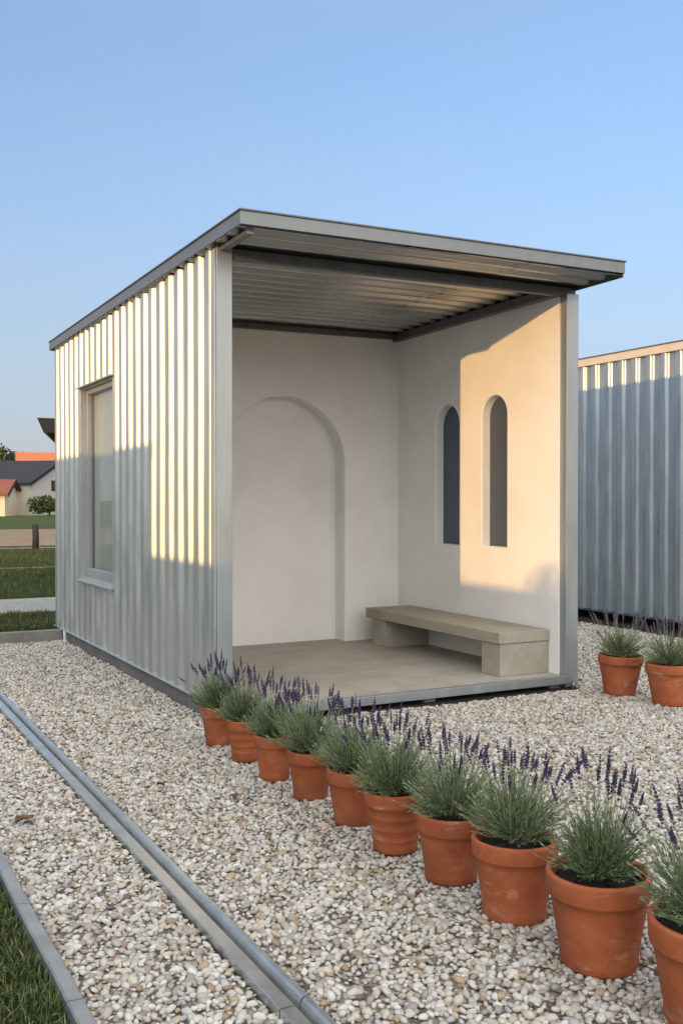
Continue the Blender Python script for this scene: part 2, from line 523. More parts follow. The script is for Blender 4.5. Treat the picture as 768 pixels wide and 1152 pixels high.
struct(scatter('verge_grass', [(-2.5, 2.6, 11.06, 12.75)], .098, M['meadow'], TUF2, .05, 700, .8, 1.3, .15, 0, 6), 'stuff')
TUF3 = [tuft(k, .11, 30, .12) for k in range(4)]
struct(scatter('meadow_grass', [(-1, 8, 14.9, 21.), (.5, 9, 21.6, 29.)], .098, M['meadow'], TUF3, .13, 90, .7, 1.3, .2, 0, 8), 'stuff')

# kerb at the back of the gravel
k = MB()
k.box(-4, -.85, 10.84, 10.94, -.04, .118); k.box(-.844, 1.02, 10.84, 10.94, -.04, .115); k.box(1.026, 2.39, 10.84, 10.94, -.04, .117)
tag(k.build('kerb', M['kerb'], bevel=.006), 'low grey concrete kerb between gravel and rear grass strip', 'kerb')

# metal lawn edging: three lengths
segs = [(-1.5, 2.93), (2.935, 3.72), (3.725, 7.6)]
names = ['dented grey metal lawn edging, nearest length beside the grass', 'short middle length of grey lawn edging between two joints', 'farthest length of grey metal lawn edging beside the gravel']
for (a, b_), lb in zip(segs, names):
    e = MB(); n = 10
    for i in range(n):
        y0 = a + (b_ - a) * i / n; y1 = a + (b_ - a) * (i + 1) / n
        q0 = .012 * noise.noise(Vector((y0 * 1.2, 1, 0))); q1 = .012 * noise.noise(Vector((y1 * 1.2, 1, 0)))
        def ring(y, q): return [(.655 + q, y, -.06), (.655 + q, y, .036), (.661 + q, y, .042), (.70 + q, y, .040), (.706 + q, y, .034), (.706 + q, y, -.06)]
        e.add(ring(y0, q0) + ring(y1, q1), [(j, j + 1, j + 7, j + 6) for j in range(5)], 0)
        if i == 0: e.add(ring(y0, q0), [(0, 1, 2, 3, 4, 5)])
        if i == n - 1: e.add(ring(y1, q1), [(5, 4, 3, 2, 1, 0)])
    tag(e.build('lawn_edging', M['edging']), lb, 'lawn edging', 'lengths of metal lawn edging')

# galvanised floor rail
prof = [(0, -.02), (0, .028), (.003, .031), (.046, .031), (.050, .027), (.053, .006), (.061, .006), (.065, .030), (.070, .043), (.078, .049),
        (.090, .049), (.097, .045), (.103, .036), (.122, .016), (.126, .010), (.126, -.02)]
for a, b_, lb in ((2.625, 10.8, 'long galvanised rail with a dark groove running across the gravel'), (-1.5, 2.617, 'near end piece of the galvanised rail beyond the joint')):
    r = MB(); r.prism([(1.192 + x, z) for x, z in prof], 'y', a, b_)
    tag(r.build('floor_rail', M['rail']), lb, 'metal rail', 'galvanised rail lengths')

def dry_leaf(x, y, a, sz, label, m):
    q = MB()
    n = 7
    vs = []
    for i in range(n):
        f = i / (n - 1)
        wdt = sz * .36 * math.sin(math.pi * min(.999, .04 + f * .95)) ** .8
        for sgn in (-1, 0, 1):
            lx = sz * (f - .5); ly = sgn * wdt
            lz = .022 + .012 * abs(sgn) * (1 + .5 * math.sin(f * 7)) + .008 * math.sin(f * 3.1)
            vs.append((x + lx * math.cos(a) - ly * math.sin(a), y + lx * math.sin(a) + ly * math.cos(a), lz))
    fs = [(3 * i + k, 3 * i + k + 1, 3 * i + k + 4, 3 * i + k + 3) for i in range(n - 1) for k in (0, 1)]
    q.add(vs, fs, 0, True)
    q.add([(v[0], v[1], v[2] + .0008) for v in vs], [f[::-1] for f in fs], 0, True)
    o = q.build('dry_leaf', m, origin=(x, y, .02)); tag(o, label, 'leaf')
M['leaf_dry'] = simple('dry_leaf', (.07, .035, .018), (.14, .075, .035), 40, .8, .3)
dry_leaf(.872, 4.75, .5, .10, 'curled dark brown dry leaf on the gravel near the lawn edging', M['leaf_dry'])
dry_leaf(1.60, 5.0, 2.0, .055, 'small dark dry leaf on the gravel right of the rail', M['leaf_dry'])
dry_leaf(1.86, 4.62, 1.1, .07, 'tan dry leaf on the gravel between rail and pots', M['leaf_dry'])

# ------------------------------------------------------------------ the shed
shed = thing('metal_shed', (3.9, 8.5, 0), 'corrugated metal shed with open white plastered porch and flat roof', 'shed')
WY0, WY1, WZ0, WZ1 = 8.84, 10.03, .712, 2.61
c = MB(); clad(c, 'y', YF + .005, 11.28, .13, lambda y: 3.17 + zr(XL, y), XL - .002, -1, (WY0, WY1, WZ0, WZ1))
# shift: crests stand .03 proud of the line, so pull the sheet in
wall = c.build('cladding', M['clad'], shed); wall.location.x += .018
c = MB(); clad(c, 'x', XL + .03, 5.48, .13, 3.18, 11.27, 1); c.build('cladding', M['clad'], shed)
c = MB(); clad(c, 'y', YF + .06, 11.25, .13, 3.20, 5.515, 1)
c.build('cladding', M['clad'], shed)
# posts at the front
p = MB(); p.box(2.403, 2.516, 6.29, 6.40, .02, 3.19); p.build('corner_post', M['post'], shed, bevel=.004)
p = MB(); p.box(2.392, 2.4, 6.300, 6.352, .13, 3.18); p.build('flashing', M['clad'], shed)
p = MB(); p.box(5.378, 5.502, 6.265, 6.36, -.01, 3.165); p.build('corner_post', M['post'], shed, bevel=.004)
# drip flashing and plinth
p = MB(); p.prism([(2.392, .122), (2.384, .118), (2.384, .123), (2.392, .130), (2.44, .130), (2.44, .122)], 'y', 6.41, 11.27); p.build('drip_flashing', M['frame'], shed)
p = MB(); p.box(2.418, 2.52, 6.45, 11.2, -.05, .12); p.box(2.53, 5.4, 11.1, 11.2, -.05, .12); p.build('plinth', M['plinth'], shed, bevel=.005)
p = MB(); p.tube([(2.402, 10.78, -.02), (2.402, 10.78, .08), (2.402, 10.78, .118)], .02, 12); p.tube([(2.402, 10.78, -.02), (2.402, 10.78, .012)], .03, 12); p.build('downpipe', M['white_plastic'], shed)
# floor slab with steel edge
p = MB(); p.box(2.52, 5.36, 6.30, 9.08, .03, .088); p.build('floor_slab', M['floor'], shed)
p = MB(); p.prism([(6.235, .028), (6.235, .091), (6.297, .091), (6.297, .083), (6.243, .083), (6.243, .036), (6.297, .036), (6.297, .028)], 'x', 2.52, 5.375); p.build('floor_edge', M['post'], shed, bevel=.002)
for x in (2.75, 4.1, 5.30):
    p = MB(); p.box(x - .05, x + .05, 6.30, 6.40, -.03, .026); p.build('foot', M['kerb'], shed, bevel=.004)
p = MB(); p.tube([(5.42, 6.22, -.02), (5.42, 6.22, .045)], .022, 10); p.build('foot_bolt', M['steel'], shed)
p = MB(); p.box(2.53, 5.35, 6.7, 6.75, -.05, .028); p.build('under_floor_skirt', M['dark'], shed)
# plaster walls
ZB = .086
def zt(x, y): return 3.115 + zr(x, y)
bw = MB()
AC, AW, AS = 4.095, .655, 1.875
ar = arch(AC, AW, ZB, AS, 32)
out = [(2.516, ZB), (AC - AW, ZB)] + ar[::-1][1:-1] + [(AC + AW, ZB), (XR, ZB), (XR, zt(XR, YB)), (2.516, zt(2.516, YB))]
tri = tessellate_polygon([[Vector((p[0], p[1], 0)) for p in out]])
bw.add([(x, YB, z) for x, z in out], tri)
ch = .012
ar2 = [(AC + (x - AC) * (1 - ch / AW), z if z <= AS else AS + (z - AS) * (1 - ch / AW)) for x, z in ar]
nA = len(ar)
bw.add([(x, YB, z) for x, z in ar] + [(x, YB + ch, z) for x, z in ar2], [(i, i + 1, i + 1 + nA, i + nA) for i in range(nA - 1)], 0, True)
bw.add([(x, YB + ch, z) for x, z in ar2] + [(x, YB + .20, z) for x, z in ar2], [(i, i + 1, i + 1 + nA, i + nA) for i in range(nA - 1)], 0, True)
tri = tessellate_polygon([[Vector((p[0], p[1], 0)) for p in ar2]])
bw.add([(x, YB + .20, z) for x, z in ar2], tri)
bw.build('niche_wall', M['plaster'], shed)
sw = MB()
W1, W2 = (7.943, .207), (7.205, .192)
holes = [arch(W1[0], W1[1], 1.075, 2.415 - W1[1], 20), arch(W2[0], W2[1], 1.083, 2.44 - W2[1], 20)]
out = [(6.34, ZB), (YB, ZB), (YB, zt(XR, YB)), (6.34, zt(XR, 6.34))]
allp = out + [q for h in holes for q in h]
tri = tessellate_polygon([[Vector((p[0], p[1], 0)) for p in L_] for L_ in [out] + holes])
sw.add([(XR, y, z) for y, z in allp], tri)
sw.add([(XR, 6.34, ZB), (5.376, 6.34, ZB), (5.376, 6.34, zt(XR, 6.34)), (XR, 6.34, zt(XR, 6.34))], [(0, 1, 2, 3)])
for h, (cc, w) in zip(holes, (W1, W2)):
    n = len(h); zs = h[1][1]
    ch = .008
    h2 = [(cc + (y - cc) * (1 - ch / w), (z + ch if z < 1.2 else z) if z <= zs else zs + (z - zs) * (1 - ch / w)) for y, z in h]
    F = [(i, (i + 1) % n, (i + 1) % n + n, i + n) for i in range(n)]
    sw.add([(XR, y, z) for y, z in h] + [(XR + ch, y, z) for y, z in h2], F, 0, True)
    sw.add([(XR + ch, y, z) for y, z in h2] + [(XR + .098, y, z) for y, z in h2], F, 0, False)
    ap = MB()
    ap.prism([(y, z) for y, z in h2], 'x', XR + .091, XR + .097)
    ap.build('arched_pane', M['pane'], shed)
sw.build('side_wall', M['plaster'], shed)
lw = MB(); lw.box(2.455, 2.516, 6.402, YB - .002, ZB, 3.12); lw.build('side_wall', M['plaster'], shed)

# roof
RX0, RX1, RY0, RY1 = 2.36, 5.52, 5.765, 11.33
def zu(x, y): return zr(x, y)
rf = MB()
prof = []
t = RY0 + .012
P_ = .19
k = 0
while t < RY1 - .01:
    for a, d in ((0, 0), (.035, -.001), (.062, .006), (.092, .036), (.122, .042), (.150, .034), (.178, .005)):
        q = t + a
        if q < RY1 - .012: prof.append((q, d))
    t += P_
for zz in (0, .004):
    for x0, x1 in ((RX0 + .012, 3.6), (3.6, 4.62), (4.62, RX1 - .012)):
        dz = .003 if x0 == 3.6 else 0                # the middle sheet laps over its neighbours
        xa, xb = (x0 - .03, x1 + .03) if dz else (x0, x1)
        vs = [(x, y, 3.152 + d + zz + dz + zr(x, y)) for y, d in prof for x in (xa, xb)]
        rf.add(vs, [(2 * i, 2 * i + 1, 2 * i + 3, 2 * i + 2) for i in range(len(prof) - 1)], 0, True)
rf.build('roof_sheet', M['ceiling'], shed)
def lift(dx=0): return lambda x, y: zr(x, y)
f = MB()
f.box(RX0, RX1, RY0, RY0 + .012, 3.163, 3.246, 0, lift()); f.box(RX0 + .012, RX1 - .012, RY0 + .014, RY0 + .055, 3.163, 3.168, 0, lift())
f.build('fascia', M['steel'], shed, bevel=.002)
f = MB(); f.box(RX0 - .008, RX1 + .008, RY0 - .010, RY0 + .05, 3.2485, 3.258, 0, lift()); f.box(RX0 - .008, RX0 + .05, RY0 + .052, RY1, 3.2485, 3.258, 0, lift()); f.box(RX1 - .05, RX1 + .008, RY0 + .052, RY1, 3.2485, 3.258, 0, lift())
f.build('roof_trim', M['steel_dark'], shed)
f = MB(); f.box(RX0, RX0 + .012, RY0 + .014, RY1, 3.163, 3.246, 0, lift()); f.build('fascia', M['steel'], shed, bevel=.002)
f = MB(); f.box(RX1 - .012, RX1, RY0 + .014, RY1, 3.135, 3.246, 0, lift()); f.build('fascia', M['steel_dark'], shed, bevel=.002)
f = MB(); f.box(RX0 + .014, RX1 - .014, RY1 - .012, RY1, 3.163, 3.246, 0, lift()); f.build('fascia', M['steel'], shed, bevel=.002)
# beams
def beam(x0, x1, y0, y1, z0, z1, m='steel_dark', nm='beam'):
    q = MB(); q.box(x0, x1, y0, y1, z0, z1, 0, lift()); q.build(nm, M[m], shed, bevel=.003)
beam(2.52, 5.50, 6.30, 6.36, 3.080, 3.150)
beam(5.29, 5.356, 6.365, YB - .002, 3.078, 3.150)
beam(2.52, 5.285, YB - .05, YB - .003, 3.098, 3.150)
beam(2.425, 2.475, RY0 + .06, 6.285, 3.122, 3.150, 'steel', 'bracket')

# tall side window, set back in the wall
win = MB()
D = 2.508   # plane of the frame
ro = 2.395
win.box(ro, D, WY1 - .004, WY1 + .02, WZ0, WZ1); win.box(ro - .004, D, WY0 - .02, WY0 + .004, WZ0, WZ1)
win.box(ro, D, WY0 + .005, WY1 - .005, WZ1 - .012, WZ1 + .01)
wn = win.build('window', M['frame'], shed, bevel=.002)
fm = MB()
y0, y1, z0, z1 = WY0 + .006, WY1 - .006, WZ0 + .03, WZ1 - .014
for a in ((y0, y0 + .034, z0, z1), (y1 - .034, y1, z0, z1), (y0 + .036, y1 - .036, z1 - .045, z1), (y0 + .036, y1 - .036, z0, z0 + .085)):
    fm.box(D - .055, D, *a)
fm.build('frame', M['frame'], wn, bevel=.004)
pn = MB(); pn.box(D - .022, D - .016, y0 + .03, y1 - .03, z0 + .08, z1 - .04); pn.build('pane', M['glass'], wn)
cu = MB(); n = 90
ct = []
for i in range(n + 1):
    y = WY0 + .02 + (WY1 - WY0 - .04) * i / n
    ct.append((D + .065 + .05 * math.sin(i * .75 + 1.2 * math.sin(i * .17)), y))
for zz in (0, .003):
    cu.add([(x + zz, y, z) for x, y in ct for z in (WZ0, WZ1)], [(2 * i, 2 * i + 2, 2 * i + 3, 2 * i + 1) for i in range(n)], 0, True)
cu.build('curtain', M['curtain'], wn)
si = MB(); si.prism([(D - .05, .742), (D - .05, .725), (2.36, .698), (2.36, .712)], 'y', WY0 - .035, WY1 + .035); si.build('sill', M['frame'], wn, bevel=.002)
hd = MB(); hd.prism([(2.41, 2.626), (2.352, 2.618), (2.352, 2.605), (2.41, 2.614)], 'y', WY0 - .04, WY1 + .045); hd.build('head_flashing', M['frame'], wn)
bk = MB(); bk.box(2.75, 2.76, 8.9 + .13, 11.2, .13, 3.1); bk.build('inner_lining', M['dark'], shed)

# ------------------------------------------------------------------ bench
bench = thing('concrete_bench', (5.1, 7.5, .088), 'grey concrete bench on two block legs against the white side wall', 'bench')
b_ = MB(); b_.box(4.842, 5.352, 6.44, 8.60, .352, .444); b_.build('seat', M['bench'], bench, bevel=.006)
b_ = MB(); b_.box(4.862, 5.350, 6.452, 6.70, .0885, .350); b_.build('leg', M['bench'], bench, bevel=.005)
b_ = MB(); b_.box(4.862, 5.350, 8.25, 8.50, .0885, .350); b_.build('leg', M['bench'], bench, bevel=.005)

# ------------------------------------------------------------------ lavender
def spike_mesh(k, mat):
    rnd = random.Random(100 + k)
    mb = MB()
    n = rnd.randint(6, 9)
    Ltot = rnd.uniform(.85, 1.1)
    for i in range(n):
        f = i / (n - 1)
        z = .12 + f * (Ltot - .12) if i else 0.0
        if i == 0 and rnd.random() < .5: z = .05
        rad = (.095 * math.sin(math.pi * (.25 + .68 * f)) + .025) * (.8 if i == 0 else 1)
        for j in range(6):
            a = 6.283 * j / 6 + i * .5 + rnd.uniform(-.25, .25)
            c = Vector((math.cos(a) * rad * .62, math.sin(a) * rad * .62, z + rnd.uniform(-.02, .02)))
            up = Vector((math.cos(a) * .55, math.sin(a) * .55, 1)).normalized()
            s1 = up.orthogonal().normalized(); s2 = up.cross(s1)
            w = rad * rnd.uniform(.42, .62); h = rnd.uniform(.055, .085)
            mb.add([c - up * h, c + s1 * w, c + s2 * w, c - s1 * w, c - s2 * w, c + up * h],
                   [(0, 2, 1), (0, 3, 2), (0, 4, 3), (0, 1, 4), (5, 1, 2), (5, 2, 3), (5, 3, 4), (5, 4, 1)], 0, False)
    mb.tube([(0, 0, -.02), (0, 0, Ltot * .95)], .018, 5)
    me = bpy.data.meshes.new('flower_spike'); me.from_pydata(mb.v, [], mb.f); me.materials.append(mat)
    return me
SPK = [spike_mesh(k, M['bloom']) for k in range(8)]
SPP = [spike_mesh(k + 50, M['bloom_pale']) for k in range(4)]

def lavender(x, y, w, h, label, seed, nst=22, fol=(.17, .23), pale=False, lean=(0, 0), tall=(.30, .40), ring=0, spike=(.045, .078), shoots=250, group='potted lavender in the front row', bare=False):
    rnd = random.Random(seed)
    root = thing('potted_lavender', (x, y, 0), label, 'potted plant', group)
    r = w / 2
    ph = rnd.uniform(0, 6)
    wob = lambda t, z: .006 * math.sin(2 * t + ph) + .004 * math.sin(3 * t + z * 20)
    rb = r * rnd.uniform(.67, .73); band = h * rnd.uniform(.205, .265)
    prof = [(rb - .012, .0), (rb - .003, .002), (rb, .008), (rb + .004, h * .05)]
    for i in range(1, 8):
        f = i / 8
        rr = rb + (r * .925 - rb) * f
        z = h * .06 + (h - band - h * .06) * f
        if ring and i in (2, 4, 6):
            prof += [(rr, z - .006), (rr + .0035, z), (rr, z + .006)]
        else:
            prof.append((rr, z))
    prof += [(r * .93, h - band - .002), (r * .975, h - band + .002), (r * .985, h - band + .008), (r * .995, h - .012), (r * .99, h - .004), (r * .965, h), (r * .90, h), (r * .875, h - .006), (r * .86, h - .03), (r * .80, h - .09)]
    mb = MB(); mb.lathe(prof, 48, 0, (x, y, .004), wob)
    pot = mb.build('pot', M['terracotta'], root, origin=(x, y, 0))
    # soil
    mb = MB(); vs = []; fs = []
    RN, SN = 9, 28
    sr = r * .865; sz = h - .032
    for i in range(RN + 1):
        for kx in range(SN):
            a = 6.283 * kx / SN; q = sr * i / RN
            px, py = x + q * math.cos(a), y + q * math.sin(a)
            vs.append((px, py, sz + .012 * (1 - (i / RN) ** 2) + .012 * noise.noise(Vector((px * 60, py * 60, seed)))))
    for i in range(RN):
        for kx in range(SN):
            fs.append((i * SN + kx, i * SN + (kx + 1) % SN, (i + 1) * SN + (kx + 1) % SN, (i + 1) * SN + kx))
    mb.add(vs, fs, 0, True)
    for i in range(60):
        a = rnd.uniform(0, 6.28); q = sr * math.sqrt(rnd.random()) * .95
        c = Vector((x + q * math.cos(a), y + q * math.sin(a), sz + .014)); e = rnd.uniform(.003, .007)
        mb.add([c + Vector((e, 0, 0)), c + Vector((0, e, 0)), c - Vector((e, 0, 0)), c - Vector((0, e, 0)), c + Vector((0, 0, e)), c - Vector((0, 0, e))],
               [(0, 1, 4), (1, 2, 4), (2, 3, 4), (3, 0, 4), (1, 0, 5), (2, 1, 5), (3, 2, 5), (0, 3, 5)])
    mb.build('soil', M['soil'], root, origin=(x, y, sz))
    # foliage: many shoots with narrow paired leaves
    fo = MB(); wd = MB()
    base = Vector((x, y, sz + .005))
    fr, fh = fol
    lean = (lean[0] + rnd.uniform(-.022, .022), lean[1] + rnd.uniform(-.022, .022))
    for i in range(7):
        a = 6.283 * i / 7 + rnd.uniform(-.3, .3); q = rnd.uniform(.02, .05)
        p0 = base + Vector((rnd.uniform(-.015, .015), rnd.uniform(-.015, .015), -.01))
        p1 = p0 + Vector((math.cos(a) * q, math.sin(a) * q, rnd.uniform(.035, .06)))
        wd.tube([p0, (p0 + p1) / 2 + Vector((0, 0, .008)), p1], [.009, .007, .004], 6)
    wd.build('woody_stem', M['wood'], root, origin=base)
    for i in range(shoots):
        a = rnd.uniform(0, 6.283)
        el = math.asin(rnd.uniform(.10, 1) ** .9)          # elevation on the dome
        rad = rnd.uniform(.62, 1.08) if rnd.random() > .1 else rnd.uniform(1.08, 1.3)
        tip = base + Vector((math.cos(a) * math.cos(el) * fr * rad + lean[0] * math.sin(el), math.sin(a) * math.cos(el) * fr * rad + lean[1] * math.sin(el), .035 + math.sin(el) * (fh - .03) * rad))
        q0 = rnd.uniform(.1, .3)
        p0 = base + Vector((math.cos(a) * fr * q0 * math.cos(el), math.sin(a) * fr * q0 * math.cos(el), .025 + .04 * math.sin(el)))
        midp = p0.lerp(tip, .5) + Vector((0, 0, -.012 if el < .6 else .0)) + Vector((rnd.uniform(-.012, .012), rnd.uniform(-.012, .012), 0))
        n = rnd.randint(8, 12)
        for j in range(n):
            f = (j + .5) / n
            c = p0.lerp(midp, f * 2) if f < .5 else midp.lerp(tip, f * 2 - 1)
            ax = (tip - p0).normalized()
            for sgn in (1, -1):
                if f < .25 and rnd.random() < .5: continue
                o1 = ax.orthogonal().normalized()
                o1.rotate(Matrix.Rotation(rnd.uniform(0, 6.28), 3, ax))
                spread = rnd.uniform(.25, .75) * (1.2 - .6 * f)
                d = (ax + o1 * spread * sgn + Vector((0, 0, rnd.uniform(0, .25)))).normalized()
                Ln = rnd.uniform(.019, .038) * (1 - .25 * f)
                sd = d.cross(Vector((rnd.uniform(-1, 1), rnd.uniform(-1, 1), rnd.uniform(-.4, 1)))).normalized() * rnd.uniform(.0014, .0024)
                bend = Vector((0, 0, rnd.uniform(-.2, .25))) * Ln
                m1 = c + d * Ln * .5 + bend * .25; e1 = c + d * Ln + bend
                fo.add([c - sd * .5, c + sd * .5, m1 + sd, m1 - sd, e1], [(0, 1, 2, 3), (3, 2, 4)])
        fo.tube([p0, midp, tip], [.0016, .0013, .0008], 3, 0, False)
    fo.build('foliage', M['leaf'], root, origin=base)
    # flower stalks
    for i in range(nst):
        a = rnd.uniform(0, 6.283); q = math.sqrt(rnd.random()) * .95
        H = (rnd.uniform(*tall) + .03) * (1 - .20 * q)
        out = fr * q * rnd.uniform(.6, 1.0) + .02 * rnd.random()
        p0 = base + Vector((math.cos(a) * fr * q * .45, math.sin(a) * fr * q * .45, .06))
        tip = base + Vector((math.cos(a) * out + lean[0] * .9, math.sin(a) * out + lean[1] * .9, H - .06))
        if rnd.random() < .03:                             # a few flop outwards
            tip += Vector((math.cos(a) * .08, math.sin(a) * .08, -.07))
        md = p0.lerp(tip, .55) + Vector((math.cos(a), math.sin(a), 0)) * .012 * rnd.uniform(-1, 1.4)
        st = MB(); pts = []
        for jj in range(7):
            f = jj / 6
            pts.append(p0 * (1 - f) ** 2 + md * 2 * f * (1 - f) + tip * f * f)
        st.tube(pts, [.0015 - .0005 * jj / 6 for jj in range(7)], 5)
        so = st.build('flower_stalk', M['stalk'], root, origin=p0)
        me = rnd.choice(SPP if pale else SPK)
        sp = bpy.data.objects.new('flower_spike', me); COL.objects.link(sp)
        d = (pts[-1] - pts[-3]).normalized()
        Ls = rnd.uniform(*spike)
        thick = rnd.uniform(.75, 1.1)
        rot = d.to_track_quat('Z', 'Y').to_matrix().to_4x4()
        mw = Matrix.Translation(tip - d * .01) @ rot @ Matrix.Diagonal((.056 * thick, .056 * thick, Ls, 1))
        sp.parent = so
        sp.matrix_parent_inverse = Matrix.Translation(-p0)
        sp.matrix_basis = mw
    root.rotation_euler = (rnd.uniform(-.022, .022), rnd.uniform(-.022, .022), 0)
    return root

ROWX = 2.178
rows = [
    # y, w, h, label, stalks, foliage(r,h), lean, tall, ring
    (5.68, .205, .250, 'smallest terracotta pot of lavender, by the shed corner at the far end of the row', 24, (.165, .21), (-.02, -.02), (.27, .36), 0),
    (5.27, .205, .245, 'terracotta lavender pot with ringed side, second from the shed corner', 26, (.165, .20), (.0, -.01), (.28, .37), 1),
    (4.84, .215, .250, 'smooth terracotta pot of lavender, third from the shed corner', 26, (.165, .205), (.01, 0), (.27, .36), 0),
    (4.43, .230, .255, 'terracotta pot with wide bushy lavender, fourth from the shed corner', 30, (.205, .255), (.02, 0), (.30, .40), 0),
    (3.99, .250, .262, 'plain terracotta lavender pot, just before the ringed pot in the middle of the row', 28, (.195, .235), (.01, .02), (.30, .38), 0),
    (3.60, .258, .265, 'terracotta pot with raised rings round its lower half, mid row, under leafy lavender', 28, (.195, .245), (.01, .01), (.31, .40), 1),
    (3.21, .272, .272, 'terracotta lavender pot between the ringed pot and the chalk-stained pot', 26, (.185, .225), (.0, .01), (.29, .37), 0),
    (2.80, .305, .285, 'chalk-stained terracotta pot of dense rounded lavender, third from the near end', 28, (.185, .245), (.02, .02), (.30, .39), 0),
    (2.375, .325, .305, 'large terracotta pot with bare dark soil and sparse tall lavender spikes', 18, (.16, .235), (.01, .01), (.33, .43), 0),
    (1.95, .330, .305, 'nearest terracotta lavender pot, cut off by the right edge of the photo', 18, (.17, .24), (-.03, .02), (.31, .42), 0),
]
for i, (y, w, h, lb, ns, fo, ln, tl, rg) in enumerate(rows):
    k_ = 1 + .33 * w / math.hypot(ROWX, y)            # y was measured at the front of the foot
    lavender((ROWX + .008 * math.sin(i * 2.3)) * k_, y * k_, w * k_, h * k_ * .965, lb, 11 + i, int(ns * 1.25), (fo[0] * 1.08, fo[1] * 1.05), False, ln, tl, rg)
lavender(5.53, 5.82, .345, .305, 'terracotta pot of pale lavender nearest the right shed post', 41, 24, (.225, .25), True, (0, 0), (.33, .44), 0, (.05, .08), 200, 'potted lavender by the right post')
lavender(5.56, 5.34, .350, .305, 'terracotta pot of pale lavender at the right edge of the photo', 42, 24, (.22, .25), True, (0, 0), (.33, .44), 0, (.05, .08), 200, 'potted lavender by the right post')

# ------------------------------------------------------------------ neighbouring shed on the right
nb = thing('metal_shed', (10.1, 8.4, 0), 'blue grey corrugated metal shed behind the two pots on the right', 'shed')
NX = 8.9
c = MB(); clad(c, 'y', 5.92, 10.78, .10, lambda y: 3.25, NX + .015, -1, None, .235, .035); c.build('cladding', M['clad2'], nb)
c = MB(); clad(c, 'x', NX + .05, 11.6, .10, 3.25, 5.90, -1, None, .235, .035); c.build('cladding', M['clad2'], nb)
c = MB(); clad(c, 'x', NX + .05, 11.6, .10, 3.25, 10.80, 1, None, .235, .035); c.build('cladding', M['clad2'], nb)
c = MB(); clad(c, 'y', 5.92, 10.78, .10, 3.25, 11.63, 1, None, .235, .035); c.build('cladding', M['clad2'], nb)
for x, y in ((NX - .02, 5.85), (11.57, 5.85), (NX - .02, 10.78), (11.57, 10.78)):
    p = MB(); p.box(x, x + .09, y, y + .07, .08, 3.25); p.build('corner_post', M['post'], nb, bevel=.003)
p = MB(); p.box(NX - .045, 11.71, 5.80, 10.9, 3.235, 3.33); p.build('fascia', M['beige_metal'], nb, bevel=.004)
p = MB(); p.box(NX - .055, 11.72, 5.79, 10.91, 3.333, 3.345); p.build('roof_sheet', M['steel'], nb)
p = MB(); p.box(NX - .03, NX - .02, 5.93, 10.77, .082, .098); p.build('drip_flashing', M['steel'], nb)
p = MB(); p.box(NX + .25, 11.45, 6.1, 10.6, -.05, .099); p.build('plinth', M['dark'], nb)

# ------------------------------------------------------------------ off to the left: what shades the yard
ww = thing('garden_wall', (-5.8, -4, 0), 'long rendered garden wall with coping left of the yard', 'wall')
p = MB(); p.box(-5.85, -5.62, -16, 3.676, -.05, 1.90); p.build('masonry', M['garden_wall'], ww)
p = MB(); p.box(-5.88, -5.59, -16, 3.665, 1.903, 1.965); p.build('coping', M['kerb'], ww, bevel=.008)
ns = thing('storage_shed', (-7.4, 8.5, 0), 'flat roofed metal storage shed beyond the garden wall', 'shed')
for a in (('y', 3.75, 13.4, -5.66, 1), ('y', 3.75, 13.4, -9.1, -1)):
    c = MB(); clad(c, a[0], a[1], a[2], .0, 2.74, a[3], a[4], None, .235, .035); c.build('cladding', M['clad2'], ns)
for yy, sg in ((3.72, -1), (13.42, 1)):
    c = MB(); clad(c, 'x', -9.08, -5.68, .0, 2.74, yy, sg, None, .235, .035); c.build('cladding', M['clad2'], ns)
p = MB(); p.box(-9.2, -5.60, 3.67, 13.5, 2.73, 2.86); p.build('roof', M['steel'], ns, bevel=.004)

def leaf_cloud(mb, centre, radii, n, size, rnd, hollow=.35, mi=0):
    for i in range(n):
        d = Vector((rnd.gauss(0, 1), rnd.gauss(0, 1), rnd.gauss(0, 1))).normalized()
        rr = (hollow + (1 - hollow) * rnd.random() ** .6)
        bumpy = 1 + .35 * noise.noise(d * 1.9 + Vector(centre))
        c = Vector(centre) + Vector((d.x * radii[0], d.y * radii[1], d.z * radii[2])) * rr * bumpy
        nrm = (d + Vector((rnd.uniform(-1, 1), rnd.uniform(-1, 1), rnd.uniform(-1, 1)))).normalized()
        s1 = nrm.orthogonal().normalized(); s1.rotate(Matrix.Rotation(rnd.uniform(0, 6.28), 3, nrm)); s2 = nrm.cross(s1)
        s = size * rnd.uniform(.6, 1.3)
        mb.add([c - s1 * s, c + s2 * s * .45, c + s1 * s, c - s2 * s * .45 + nrm * s * .2], [(0, 1, 2), (0, 2, 3)], mi)

